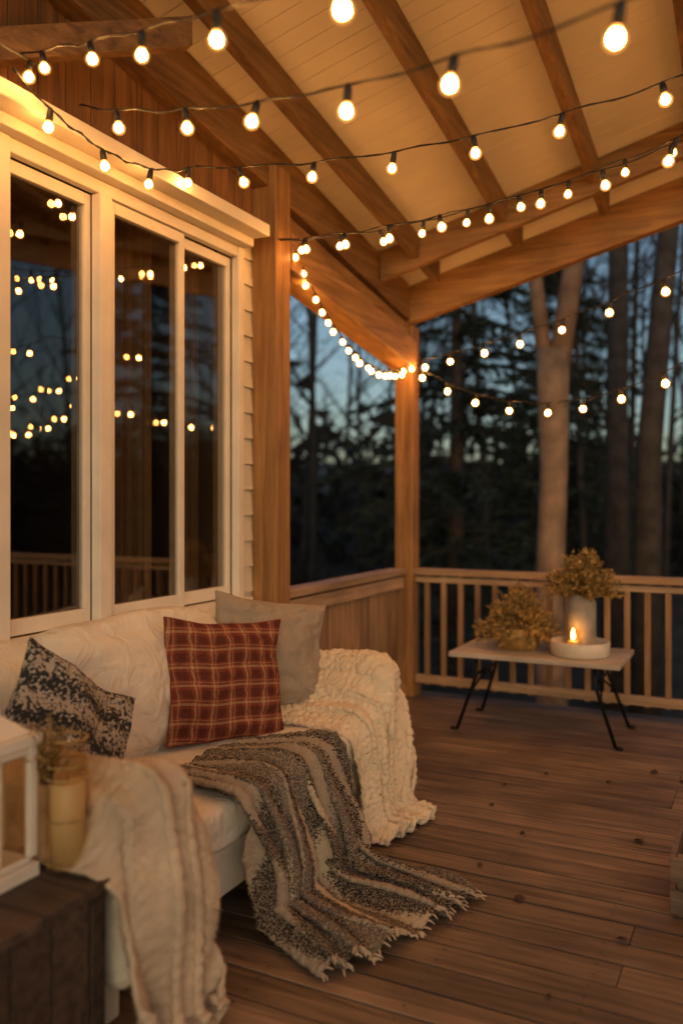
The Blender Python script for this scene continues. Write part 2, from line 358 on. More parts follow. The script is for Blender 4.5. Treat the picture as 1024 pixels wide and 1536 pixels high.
# ---------------------------------------------------------------- string lights
def strand(segs,r=.018,mat='bulb',name='string_lights',sock=.042,wire=.0032):
    mb=MB()
    for p0,p1,sag,sp,off in segs:
        a=Vector(p0); b=Vector(p1); n=48
        def pt(t):
            q=a.lerp(b,t); q.z-=sag*4*t*(1-t); q.z+=.004*math.sin(t*40+sag*10); q.y+=.004*math.sin(t*31); return q
        path=[pt(i/n) for i in range(n+1)]
        mb.tube(path,wire,5,0)
        path2=[q+Vector((.004*math.cos(i*1.3),.004*math.sin(i*1.3),.004*math.sin(i*1.3+1))) for i,q in enumerate(path)]
        mb.tube(path2,wire*.7,4,0)
        cum=[0]
        for i in range(n): cum.append(cum[-1]+(path[i+1]-path[i]).length)
        L=cum[-1]
        if isinstance(sp,list): ks=sp
        else:
            ks=[]; k=off
            while k<L-.02: ks.append(k); k+=sp*random.uniform(.90,1.10)
        for k in ks:
            if k>=L: continue
            i=max(j for j in range(n) if cum[j]<=k); f=(k-cum[i])/(cum[i+1]-cum[i]); q=path[i].lerp(path[i+1],f)
            tl=Vector((random.uniform(-.3,.3),random.uniform(-.3,.3),-1)).normalized()
            q1=q+tl*sock
            mb.tube([q+Vector((0,0,.003)),q+tl*.006,q+tl*(sock*.55),q1],[.005,r*.52,r*.60,r*.64],8,0)
            R=r*random.uniform(.95,1.05)
            ux=tl.cross(Vector((1,0,0))).normalized(); uy=tl.cross(ux)
            def lath(prof,nn,off=0.):
                return [tuple(q1+tl*(pz*R+off)+(ux*math.cos(2*math.pi*j/nn)+uy*math.sin(2*math.pi*j/nn))*pr*R) for pr,pz in prof for j in range(nn)]
            def fr(a,b,nn): return [(i2*nn+j,i2*nn+(j+1)%nn,(i2+1)*nn+(j+1)%nn,(i2+1)*nn+j) for i2 in range(a,b) for j in range(nn)]
            core=lath([(.42,0),(.48,.3),(.72,.72),(.80,1.12),(.65,1.55),(.25,1.82)],8)
            mb.add(core,fr(1,5,8)+[tuple(len(core)-8+j for j in range(8))],1,True)
            mb.add(core[:16],fr(0,1,8),2,True)
            sh=lath([(.66,0),(.76,.28),(1.06,.62),(1.22,1.12),(1.06,1.72),(.64,2.12),(.22,2.27)],12)  # outer shell carrying the imitated amber halo
            mb.add(sh,fr(0,6,12)+[tuple(len(sh)-12+j for j in range(12))],3,True)
    return mb.obj(name,[M['socket'],M[mat],M['neck'],M['halo_shell']])
H=1.45
strand([((-2.36,2.16,1.58+H),(-.41,1.25,.87+H),.02,[.25,.68,1.05,1.46,1.93],0)])
strand([((-2.30,2.39,1.48+H),(-.157,1.6,.91+H),.09,[.307,.77,1.15,1.53,1.88,2.28],0),((-.157,1.6,.91+H),(2.2,1.3,1.2+H),.15,.39,.2)],r=.0195)
strand([((-2.22,2.0,1.42+H),(-2.22,3.0,1.45+H),.12,.27,.18),((-2.22,3.0,1.45+H),(-.18,3.10,1.46+H),.09,.345,.22),((-.18,3.1,1.46+H),(2.2,3.0,1.7+H),.2,.36,.2)],r=.020)
strand([((-2.30,3.82,1.37+H),(-.24,3.35,1.33+H),.07,.27,.2),((-.24,3.35,1.33+H),(2.2,3.3,1.6+H),.2,.3,.2)],r=.0195)
strand([((-2.30,3.84,1.37+H),(-.2,3.9,1.60+H),.10,.23,.15)],r=.018)
strand([((-2.29,3.96,1.38+H),(-2.31,5.77,1.02+H),.30,.098,.04)],r=.0185,mat='smallbulb',sock=.02)
strand([((-2.31,5.77,1.02+H),(-.26,4.57,1.20+H),.06,.33,.10),((-.26,4.57,1.20+H),(2.2,4.2,1.5+H),.25,.33,.2)],r=.021)
strand([((-2.31,5.775,1.0+H),(-.25,5.0,.84+H),.30,.27,.1),((-.25,5.0,.84+H),(2.2,5.5,1.1+H),.35,.27,.1)],r=.021)
strand([((-2.22,2.16,1.50+H),(-2.1,1.0,1.8+H),.15,.30,.1)])
strand([((2.17,-.5,1.35+H),(2.17,2.6,1.2+H),.45,.24,.1),((2.17,2.6,1.2+H),(2.17,5.75,1.0+H),.5,.20,.1)],r=.021)
strand([((2.15,2.6,1.25+H),(.4,5.72,1.2+H),.6,.22,.1)],r=.021)
# ---------------------------------------------------------------- soft shapes
def gridobj(name,P,UV,mats,parent=None,thick=0):
    nu,nv=P.shape[:2]; me=bpy.data.meshes.new(name)
    idx=np.arange(nu*nv).reshape(nu,nv)
    F=np.stack([idx[:-1,:-1],idx[1:,:-1],idx[1:,1:],idx[:-1,1:]],-1).reshape(-1,4)
    me.from_pydata(P.reshape(-1,3).tolist(),[],F.tolist())
    uvl=me.uv_layers.new(name='UVMap'); li=np.empty(len(me.loops),dtype=np.int32); me.loops.foreach_get('vertex_index',li)
    uvl.data.foreach_set('uv',UV.reshape(-1,2)[li].astype(np.float32).ravel())
    me.polygons.foreach_set('use_smooth',[True]*len(me.polygons))
    for m in mats: me.materials.append(m)
    o=link(bpy.data.objects.new(name,me))
    if parent: o.parent=parent
    if thick: s=o.modifiers.new('sol','SOLIDIFY'); s.thickness=thick; s.offset=0
    return o
def normals(P):
    du=np.gradient(P,axis=0); dv=np.gradient(P,axis=1); n=np.cross(du,dv); n/=np.linalg.norm(n,axis=-1,keepdims=True)+1e-9; return n
def fibres(name,P,UV,nrm,mats,parent,count,ln,w=.0012):
    nu,nv=P.shape[:2]
    a=np.random.rand(count)*(nu-1.001); b=np.random.rand(count)*(nv-1.001); i=a.astype(int); j=b.astype(int); fa=(a-i)[:,None]; fb=(b-j)[:,None]
    def samp(A): return A[i,j]*(1-fa)*(1-fb)+A[i+1,j]*fa*(1-fb)+A[i,j+1]*(1-fa)*fb+A[i+1,j+1]*fa*fb
    p=samp(P); n=samp(nrm); uv=samp(UV)
    r=np.random.randn(count,3); d=n*.9+r*.8; d/=np.linalg.norm(d,axis=1,keepdims=True)
    t=np.cross(d,np.random.randn(count,3)); t/=np.linalg.norm(t,axis=1,keepdims=True)+1e-9
    L=ln*(.5+np.random.rand(count)[:,None])
    q=p+d*L; q[:,2]-=0.15*L[:,0]
    q[:,2]=np.maximum(q[:,2],.003)
    V=np.stack([p-t*w,p+t*w,q],1).reshape(-1,3)
    me=bpy.data.meshes.new(name); F=np.arange(count*3).reshape(-1,3); me.from_pydata(V.tolist(),[],F.tolist())
    uvl=me.uv_layers.new(name='UVMap'); uvl.data.foreach_set('uv',np.repeat(uv,3,axis=0).astype(np.float32).ravel())
    for m in mats: me.materials.append(m)
    o=link(bpy.data.objects.new(name,me)); o.parent=parent; return o
def pillow(name,c,right,up,w,h,th,mat,seed=0,spin=0,ew=1.):
    r=Vector(right).normalized(); n=r.cross(Vector(up)).normalized(); u=n.cross(r).normalized(); c=Vector(c); N=52
    R=Matrix.Rotation(math.radians(spin),3,n); r=R@r; u=R@u
    rows=[]
    for side in (1,-1):
        P=np.zeros((N+1,N+1,3)); UV=np.zeros((N+1,N+1,2))
        for i in range(N+1):
            for j in range(N+1):
                a=math.sin((i/N-.5)*math.pi); b=math.sin((j/N-.5)*math.pi)
                ea=(1-a*a); eb=(1-b*b)
                x=a*(1-.08*eb*abs(a)**2)*w/2; y=b*(1-.08*ea*abs(b)**2)*h/2
                t=th/2*(max(ea,0)**.45)*(max(eb,0)**.45)
                edge=min(1,(ea*eb)*6)
                q=Vector((a*2.2+seed,b*2.2,side*.7))
                t+= (noise.noise(q)*.13*th + noise.noise(q*2.7)*.07*th)*edge
                cr=noise.noise(Vector((a*3+b*1.5+seed,b*5-a*2,side))); t-=.012*max(0,1-abs(cr)*7)*edge
                ang=math.atan2(b,a); t+=.012*math.sin(ang*20+seed)*(abs(a*b)**1.2)*edge
                p=c+r*x+u*y+n*(t*side)+u*(noise.noise(Vector((a*1.5,seed,3)))*.022*ew)+r*(noise.noise(Vector((b*1.5,seed,7)))*.02*ew)+n*(noise.noise(Vector((a*1.2,b*1.2,seed)))*.03)
                P[i,j]=p; UV[i,j]=(x/w+.5,y/h+.5)
        if side==-1: P=P[::-1]; UV=UV[::-1]
        rows.append((P,UV))
    me=bpy.data.meshes.new(name); V=[];F=[];U=[]
    for P,UV in rows:
        o=len(V); V+=P.reshape(-1,3).tolist(); U+=UV.reshape(-1,2).tolist(); idx=np.arange((N+1)**2).reshape(N+1,N+1)+o
        F+=np.stack([idx[:-1,:-1],idx[1:,:-1],idx[1:,1:],idx[:-1,1:]],-1).reshape(-1,4).tolist()
    me.from_pydata(V,[],F); uvl=me.uv_layers.new(name='UVMap'); li=np.empty(len(me.loops),dtype=np.int32); me.loops.foreach_get('vertex_index',li)
    uvl.data.foreach_set('uv',np.array(U,dtype=np.float32)[li].ravel()); me.polygons.foreach_set('use_smooth',[True]*len(F)); me.materials.append(mat)
    ob=link(bpy.data.objects.new(name,me))
    mb=MB(); loop=[]
    P=rows[0][0]
    for i in range(N+1): loop.append(P[i,0])
    for j in range(1,N+1): loop.append(P[N,j])
    for i in range(N-1,-1,-1): loop.append(P[i,N])
    for j in range(N-1,-1,-1): loop.append(P[0,j])
    mb.tube([tuple(x) for x in loop],.0035,6,0); mb.obj('seam',[mat],ob)
    return ob
def softbox(name,x0,x1,y0,y1,z0,z1,rad,mat,parent,bul=(0,0,0),lean=0,seed=0,res=26,wr=.005):
    import bmesh
    bm=bmesh.new(); bmesh.ops.create_cube(bm,size=2); bmesh.ops.subdivide_edges(bm,edges=bm.edges[:],cuts=res,use_grid_fill=True)
    hx,hy,hz=(x1-x0)/2,(y1-y0)/2,(z1-z0)/2; c=Vector(((x0+x1)/2,(y0+y1)/2,(z0+z1)/2))
    for v in bm.verts:
        a,b,d=v.co; q=Vector((a*hx,b*hy,d*hz)); inn=Vector((max(-hx+rad,min(hx-rad,q.x)),max(-hy+rad,min(hy-rad,q.y)),max(-hz+rad,min(hz-rad,q.z)))); dd=q-inn
        if dd.length>1e-6: q=inn+dd.normalized()*min(dd.length,rad) if max(abs(dd.x),abs(dd.y),abs(dd.z))>=rad-1e-4 else inn+dd
        q.x+=bul[0]*a*(1-b*b)*(1-d*d); q.y+=bul[1]*b*(1-a*a)*(1-d*d); q.z+=bul[2]*d*(1-a*a)*(1-b*b)
        n=noise.noise(Vector((q.x*5+seed,q.y*5,q.z*5)))*.014+noise.noise(Vector((q.x*14+seed,q.y*9,q.z*14)))*wr
        n-=wr*1.3*max(0,1-6*abs(noise.noise(Vector((q.x*4+seed,q.y*4+q.z*3,q.z*5-q.y*2)))))
        q+=Vector((a,b*.5,d)).normalized()*n if (abs(a)+abs(b)+abs(d))>0 else Vector()
        q.x+=lean*(-d)
        v.co=c+q
    me=bpy.data.meshes.new(name); bm.to_mesh(me); bm.free(); me.materials.append(mat); me.polygons.foreach_set('use_smooth',[True]*len(me.polygons))
    o=link(bpy.data.objects.new(name,me)); o.parent=parent; return o
# ---------------------------------------------------------------- sofa
sofa=empty('sofa')
mb=MB()
mb.box(-2.36,-1.60,1.74,3.68,.14,.30); mb.box(-2.42,-2.37,1.74,3.68,.14,.80)
for px in (-2.34,-1.68):
    for py in (1.78,3.60): mb.box(px,px+.06,py,py+.06,.001,.139)
mb.obj('frame',[M['white']],sofa,.008)
softbox('seat_cushion',-2.34,-1.575,1.93,3.49,.302,.452,.035,M['cush'],sofa,(0,0,.012),0,1,40,.003)
softbox('arm_far',-2.40,-1.58,3.495,3.70,.30,.655,.05,M['cush'],sofa,(0,0,.01),0,2)
softbox('arm_near',-2.40,-1.50,1.72,1.925,.14,.655,.05,M['cush'],sofa,(0,0,.01),0,3)
softbox('back_cushion_1',-2.39,-2.17,2.20,3.20,.46,.955,.08,M['cush'],sofa,(.055,.01,.035),.045,4,40,.005)
softbox('back_cushion_2',-2.39,-2.17,1.60,2.185,.46,.945,.08,M['cush'],sofa,(.055,.01,.03),.045,5,34,.005)
softbox('back_cushion_3',-2.39,-2.17,3.215,3.69,.46,.92,.08,M['cush'],sofa,(.04,.01,.02),.04,6,34,.005)
pillow('plaid_throw_pillow',(-2.02,2.94,.695),(.42,.91,-.14),(-.30,-.10,.94),.57,.51,.19,M['plaid'],1,2,.4)
pillow('taupe_throw_pillow',(-2.05,3.34,.735),(.56,.82,-.16),(-.30,-.02,.95),.57,.52,.20,M['grey'],5,0)
pillow('patterned_throw_pillow',(-1.96,1.97,.655),(.0,1,.0),(-.32,.0,.95),.48,.58,.17,M['pattern'],9,-36,.5)
# ---------------------------------------------------------------- throws
def smoothpoly(pts,n):
    P=np.array(pts,float); d=np.r_[0,np.cumsum(np.linalg.norm(np.diff(P,axis=0),axis=1))]; t=np.linspace(0,d[-1],n)
    Q=np.stack([np.interp(t,d,P[:,k]) for k in range(3)],1)
    k=max(3,n//28)|1; ker=np.ones(k)/k
    pad=np.pad(Q,((k//2,k//2),(0,0)),'edge'); R=np.stack([np.convolve(pad[:,c],ker,'valid') for c in range(3)],1)
    R[0]=Q[0];R[-1]=Q[-1]; return R
def throw(name,profiles,nu,nv,foldamp,nf,mat,seed,bou=(.004,90),fib=(30000,.012),thick=.010,fringe=False,zmin=.012,drift=0.,rib=0.):
    PR=[smoothpoly(p,nu) for p in profiles]; K=len(PR); P=np.zeros((nu,nv,3)); UV=np.zeros((nu,nv,2))
    vs=np.linspace(0,1,nv)
    A=np.stack(PR,1); kk=np.linspace(0,1,K)
    for c in range(3):
        for i in range(nu): P[i,:,c]=np.interp(vs,kk,A[i,:,c])
    ker=np.ones(nv//(2*K)|1); ker/=ker.size; h=ker.size//2
    for i in range(nu):
        for c in range(3): P[i,:,c]=np.convolve(np.pad(P[i,:,c],(h,h),'edge'),ker,'valid')
    n=normals(P)
    if n[nu//3,nv//2,2]<0: n=-n
    s=np.linspace(0,1,nu); off=np.zeros((nu,nv)); sh=np.zeros((nu,nv))
    for i in range(nu):
        am=np.interp(s[i],*foldamp)
        for j in range(nv):
            w=noise.noise(Vector((s[i]*1.6,vs[j]*3,seed)))*1.1
            ph=(vs[j]*nf+w+drift*s[i])*2*math.pi
            f=math.sin(ph); f=f if f<0 else f**.7
            f2=noise.noise(Vector((s[i]*3.0,vs[j]*nf*1.3,seed+5)))
            off[i,j]=am*(f*.75+f2*.8+.6)
            sh[i,j]=am*.55*math.sin(2*ph)
            UV[i,j]=(s[i]+.015*noise.noise(Vector((s[i]*6,vs[j]*6,seed))),vs[j])
    dv=np.gradient(P,axis=1); dv/=np.linalg.norm(dv,axis=-1,keepdims=True)+1e-9
    Q=P+n*off[...,None]+dv*sh[...,None]
    n2=normals(Q)
    if n2[nu//3,nv//2,2]<0: n2=-n2
    for i in range(nu):
        for j in range(nv):
            q=Vector(Q[i,j]*bou[1]); Q[i,j]+=n2[i,j]*((noise.noise(q)+.6*noise.noise(q*.31))*bou[0]+rib*math.sin(i*.9+noise.noise(q*.1)*2))
    Q[...,2]=np.maximum(Q[...,2],zmin+np.random.rand(nu,nv)*.003)
    o=gridobj(name,Q,UV,[mat],None,thick)
    fibres('fibres',Q,UV,n2,[mat],o,fib[0],fib[1])
    if fringe:
        mb=MB()
        for j in range(0,nv,3):
            e=nu-1
            p=Vector(Q[e,j]); dr=Vector(Q[e,j]-Q[e-6,j]); dr.z=0
            if dr.length<1e-5: dr=Vector((1,0,0))
            dr.normalize(); side=Vector((-dr.y,dr.x,0)); l=random.uniform(.012,.03); w=random.uniform(-.02,.02)
            mb.tube([p,p+dr*l*.5+side*w*.4,p+dr*l+side*w+Vector((0,0,-min(.006,max(0,p.z-.006))))],[.004,.0035,.002],5)
        mb.obj('fringe',[M['cream2']],o)
    return o
throw('striped_throw_blanket',[
 [(-1.86,2.36,.475),(-1.64,2.31,.482),(-1.56,2.31,.455),(-1.52,2.34,.25),(-1.49,2.34,.05),(-1.40,2.33,.02),(-1.20,2.24,.015)],
 [(-1.90,2.52,.475),(-1.64,2.55,.482),(-1.56,2.55,.455),(-1.52,2.55,.25),(-1.49,2.54,.05),(-1.38,2.52,.02),(-1.09,2.44,.015)],
 [(-1.92,2.72,.475),(-1.64,2.80,.482),(-1.56,2.80,.455),(-1.52,2.80,.25),(-1.48,2.79,.05),(-1.35,2.76,.02),(-1.00,2.72,.015)],
 [(-1.88,2.86,.475),(-1.64,3.04,.482),(-1.56,3.04,.455),(-1.52,3.05,.25),(-1.46,3.05,.05),(-1.30,3.03,.02),(-.93,2.99,.015)]],
 270,230,([0,.2,.3,.55,.7,1],[.010,.018,.036,.072,.052,.036]),5.5,M['striped'],3.3,(.0065,85),(60000,.010),.012,True)
top=[(3.20,.475),(3.32,.48),(3.43,.53),(3.50,.665),(3.60,.70),(3.69,.665),(3.74,.48)]
prof=[]
for (yy,zz) in top:
    k=(yy-3.20)/.54; yb=3.22+k*.38; yt=yy
    xe=-1.57
    prof.append([(-2.26+.1*(1-k),yt+.02,zz),(-1.9,yt,zz),(xe-.05,yt,zz+.002),(xe,yt,zz-.035),(-1.54,yt*.7+yb*.3,zz*.55),(-1.52,yb,.08),(-1.48,yb,.02),(-1.40+.06*k,yb+.01,.015)])
throw('cream_throw_blanket',prof,250,190,([0,.3,.45,.7,.9,1],[.012,.022,.030,.042,.042,.03]),4.0,M['cream'],8.1,(.012,62),(60000,.014),.016)
top=[(1.64,.50),(1.70,.665),(1.80,.70),(1.90,.685),(1.945,.52),(1.97,.475)]
prof=[]
for (yy,zz) in top:
    k=(yy-1.64)/.33
    prof.append([(-2.1,yy,zz),(-1.8,yy,zz),(-1.52,yy,zz),(-1.465,yy,zz-.035),(-1.44,yy,zz*.6),(-1.42,1.66+k*.28,.1),(-1.40,1.66+k*.28,.03),(-1.34,1.66+k*.28,.015)])
throw('wool_throw_blanket',prof,230,130,([0,.3,.45,.7,1],[.008,.018,.032,.045,.040]),3.2,M['cream2'],12.4,(.0035,80),(80000,.016),.014,rib=.0014)
# ---------------------------------------------------------------- side table + lantern + jar
st=empty('side_table')
mb=MB()
for i in range(5): mb.box(-2.12,-1.47,1.0+i*.139,1.0+i*.139+.136,.472,.50)
mb.obj('top',[M['oldwood']],st,.004)
mb=MB()
for (a,b) in ((-2.08,1.05),(-1.55,1.05),(-2.08,1.60),(-1.55,1.60)): mb.box(a,a+.05,b,b+.05,.001,.471)
mb.box(-2.07,-1.51,1.06,1.64,.06,.46)
for i in range(4): mb.box(-1.509,-1.50,1.105+i*.123,1.105+i*.123+.118,.05,.455)
mb.obj('body',[M['oldwood']],st,.004)
ln=empty('white_lantern')
cx,cy,z0=-1.755,1.45,.502; s=.10
mb=MB(); mb.box(cx-s-.015,cx+s+.015,cy-s-.015,cy+s+.015,z0,z0+.035); mb.box(cx-s,cx+s,cy-s,cy+s,z0+.036,z0+.05)
for a in (-1,1):
    for b in (-1,1): mb.box(cx+a*s-.011,cx+a*s+.011,cy+b*s-.011,cy+b*s+.011,z0+.051,z0+.33)
for a in (-1,1):
    mb.box(cx+a*s-.006,cx+a*s+.006,cy-s+.012,cy+s-.012,z0+.31,z0+.329); mb.box(cx-s+.012,cx+s-.012,cy+a*s-.006,cy+a*s+.006,z0+.31,z0+.329)
    mb.box(cx+a*s-.004,cx+a*s+.004,cy-.005,cy+.005,z0+.051,z0+.309); mb.box(cx-.005,cx+.005,cy+a*s-.004,cy+a*s+.004,z0+.051,z0+.309)
mb.box(cx-s-.02,cx+s+.02,cy-s-.02,cy+s+.02,z0+.331,z0+.36)
S2=s+.005
mb.add([(cx-S2,cy-S2,z0+.361),(cx+S2,cy-S2,z0+.361),(cx+S2,cy+S2,z0+.361),(cx-S2,cy+S2,z0+.361),(cx-.03,cy-.03,z0+.43),(cx+.03,cy-.03,z0+.43),(cx+.03,cy+.03,z0+.43),(cx-.03,cy+.03,z0+.43)],[(0,3,2,1),(4,5,6,7),(0,1,5,4),(1,2,6,5),(2,3,7,6),(3,0,4,7)])
mb.obj('frame',[M['white']],ln,.003)
mb=MB()
for a in (-1,1):
    x=cx+a*(s-.003); mb.add([(x,cy-s+.012,z0+.052),(x,cy+s-.012,z0+.052),(x,cy+s-.012,z0+.308),(x,cy-s+.012,z0+.308)],[(0,1,2,3)])
    y=cy+a*(s-.003); mb.add([(cx-s+.012,y,z0+.052),(cx+s-.012,y,z0+.052),(cx+s-.012,y,z0+.308),(cx-s+.012,y,z0+.308)],[(0,1,2,3)])
mb.obj('panes',[M['jar']],ln)
mb=MB(); mb.tube([(cx+.035*math.cos(a),cy,z0+.465+.035*math.sin(a)) for a in np.linspace(0,2*math.pi,20)],.005,6); mb.lathe((cx,cy,z0),[(.0,.43),(.02,.431),(.018,.445),(.0,.45)],12)
mb.obj('ring',[M['black']],ln)
mb=MB(); mb.lathe((cx,cy,z0+.051),[(.0,0),(.035,0),(.036,.14),(.03,.145),(.0,.14)],20); mb.obj('candle',[M['wax']],ln)
hj=empty('glass_candle_jar'); jc=(-1.615,1.635,.502)
mb=MB(); mb.lathe(jc,[(.0,.004),(.052,.004),(.055,.012),(.055,.24),(.047,.27),(.047,.33),(.050,.335)],28); mb.obj('glass',[M['jar']],hj)
mb=MB(); mb.lathe((jc[0],jc[1],jc[2]+.0145),[(.0,0),(.044,0),(.044,.20),(.040,.206),(.0,.20)],24); mb.tube([(jc[0],jc[1],jc[2]+.21),(jc[0]+.002,jc[1],jc[2]+.235)],.0015,5,1); mb.obj('candle',[M['wax'],M['black']],hj)
mb=MB()
for zz in (.236,.268,.333): mb.tube([(jc[0]+(.056 if zz<.3 else .05)*math.cos(a),jc[1]+(.056 if zz<.3 else .05)*math.sin(a),jc[2]+zz) for a in np.linspace(0,2*math.pi,28)],.0035,5)
for zz in (.02,.13):
    mb.tube([(jc[0]+.0565*math.cos(a),jc[1]+.0565*math.sin(a),jc[2]+zz) for a in np.linspace(0,2*math.pi,28)],.002,5)
mb.obj('twine',[M['leafb']],hj)
def leaf(mb,p,d,l,w,mi=0):
    d=d.normalized(); t=d.cross(Vector((random.gauss(0,1),random.gauss(0,1),random.gauss(0,1)))).normalized(); n=d.cross(t)
    a=p; b=p+d*l*.5+t*w/2+n*l*.05; c=p+d*l; e=p+d*l*.5-t*w/2+n*l*.05
    mb.add([tuple(a),tuple(b),tuple(c),tuple(e)],[(0,1,2,3)],mi)
def bush(name,c,n,h,spread,lc,ll,mats,parent=None,droop=0):
    mb=MB(); c=Vector(c)
    for i in range(n):
        a=random.uniform(0,2*math.pi); e=random.random()**.7; d=Vector((math.cos(a)*e*spread,math.sin(a)*e*spread,h*random.uniform(.55,1)*(1-.35*e*e)))
        path=[c+Vector((math.cos(a)*.02*e,math.sin(a)*.02*e,0))]
        for k in range(1,6):
            t=k/5; path.append(c+Vector((d.x*t**1.3,d.y*t**1.3,d.z*t-droop*t*t*e))+Vector((random.gauss(0,.006),random.gauss(0,.006),random.gauss(0,.004))))
        mb.tube(path,[.0022,.002,.0018,.0015,.001,.0006],4,1)
        for k in range(lc):
            t=random.uniform(.25,1); f=t*5; i0=min(4,int(f)); p=path[i0].lerp(path[i0+1],f-i0)
            dd=(path[i0+1]-path[i0]).normalized()*.7+Vector((random.gauss(0,.6),random.gauss(0,.6),random.gauss(.1,.5)))
            leaf(mb,p,dd,ll*random.uniform(.6,1.3),ll*random.uniform(.3,.5),0 if random.random()<.65 else 2)
    return mb.obj(name,mats,parent)
bush('dried_flowers',(-1.655,1.60,.72),34,.21,.09,26,.014,[M['leafb'],M['oldwood'],M['leafa']])
# ---------------------------------------------------------------- far coffee table
ct=empty('coffee_table')
mb=MB()
for i in range(4): mb.box(-1.78,-.75,5.03+i*.15,5.03+i*.15+.147,.47,.50)
mb.obj('top',[M['tabletop']],ct,.004)
mb=MB()
for (tx,ty,fx,fy) in ((-1.62,5.10,-1.74,5.08),(-1.62,5.54,-1.74,5.60),(-.90,5.10,-.78,5.08),(-.90,5.54,-.78,5.60)):
    mb.tube([(tx,ty,.465),(tx,ty,.36),(fx,fy,.012)],.011,8); mb.tube([(fx,fy,.012),(fx+(.04 if fx>-1 else -.04),fy,.012)],.011,8)
for tx in (-1.62,-.90): mb.tube([(tx,5.10,.36),(tx,5.54,.36)],.009,8); mb.tube([(tx,5.10,.46),(tx,5.54,.46)],.009,8)
mb.tube([(-1.655,5.1,.25),(-1.62,5.32,.36),(-1.655,5.56,.25)],.007,6); mb.tube([(-.865,5.1,.25),(-.90,5.32,.36),(-.865,5.56,.25)],.007,6)
mb.obj('legs',[M['black']],ct)
pt=empty('potted_plant')
mb=MB(); mb.lathe((-1.42,5.35,.502),[(.0,0),(.12,0),(.15,.08),(.155,.14),(.145,.14),(.12,.09),(.0,.085)],24); mb.obj('pot',[M['leafb']],pt)
bush('foliage',(-1.42,5.35,.53),340,.42,.28,36,.030,[M['leafb'],M['oldwood'],M['leafa']],pt,.16)
tr=empty('round_tray')
mb=MB(); mb.lathe((-1.02,5.27,.502),[(.0,0),(.165,0),(.175,.012),(.178,.085),(.172,.09),(.165,.085),(.16,.05),(.0,.045)],40); mb.obj('bowl',[M['ceramic']],tr)
vs=empty('plant_vase')
mb=MB(); mb.lathe((-1.02,5.32,.55),[(.0,0),(.080,0),(.088,.02),(.088,.27),(.08,.29),(.08,.32),(.07,.32),(.07,.29),(.07,.2),(.0,.2)],28); mb.obj('vase',[M['stone']],vs)
bush('foliage',(-1.02,5.32,.82),230,.36,.25,34,.030,[M['leafa'],M['oldwood'],M['leafb']],vs,.12)
cd=empty('lit_candle'); cc=(-1.04,5.17,.55)
mb=MB(); mb.lathe(cc,[(.0,0),(.033,0),(.033,.05),(.028,.052),(.0,.046)],20); mb.obj('wax',[M['wax']],cd)
mb=MB(); mb.lathe(cc,[(.0,.056),(.009,.066),(.012,.08),(.008,.105),(.0,.128)],10); mb.obj('flame',[M['flame']],cd)
mb=MB(); mb.lathe(cc,[(.044,0),(.046,.04),(.044,.12)],24); mb.obj('glass',[M['jar']],cd)
cr=empty('wooden_crate')
mb=MB(); X,Y=-.30,3.12
for z in (.02,.13):
    mb.box(X,X+.5,Y,Y+.02,z,z+.08); mb.box(X,X+.5,Y+.36,Y+.38,z,z+.08); mb.box(X-.001,X+.019,Y+.021,Y+.359,z,z+.08); mb.box(X+.481,X+.501,Y+.021,Y+.359,z,z+.08)
for a in (.022,.445):
    for b in (.022,.325): mb.box(X+a,X+a+.035,Y+b,Y+b+.035,.001,.21)
for i in range(4): mb.box(X+.02,X+.48,Y+.022+i*.085,Y+.022+i*.085+.08,.022,.034)
mb.obj('slats',[M['deck']],cr,.003)
mb=MB()
for i in range(22):
    p=Vector((random.uniform(-1.3,.9),random.uniform(2.2,5.6),.006))
    if i<4: p=Vector([(-1.05,4.45,.006),(-1.2,4.2,.006),(-.72,4.5,.006),(-.95,3.6,.006)][i])
    a=random.uniform(0,6.28); l=random.uniform(.02,.05); d=Vector((math.cos(a),math.sin(a),0)); t=Vector((-d.y,d.x,0))
    pts=[p,p+d*l*.3+t*l*.35+Vector((0,0,.008)),p+d*l*.7+t*l*.25+Vector((0,0,.012)),p+d*l,p+d*l*.7-t*l*.3+Vector((0,0,.004)),p+d*l*.3-t*l*.3+Vector((0,0,.002))]
    mb.add([tuple(q) for q in pts],[(0,1,2,3,4,5)])
mb.obj('fallen_leaves',[M['deadleaf']])
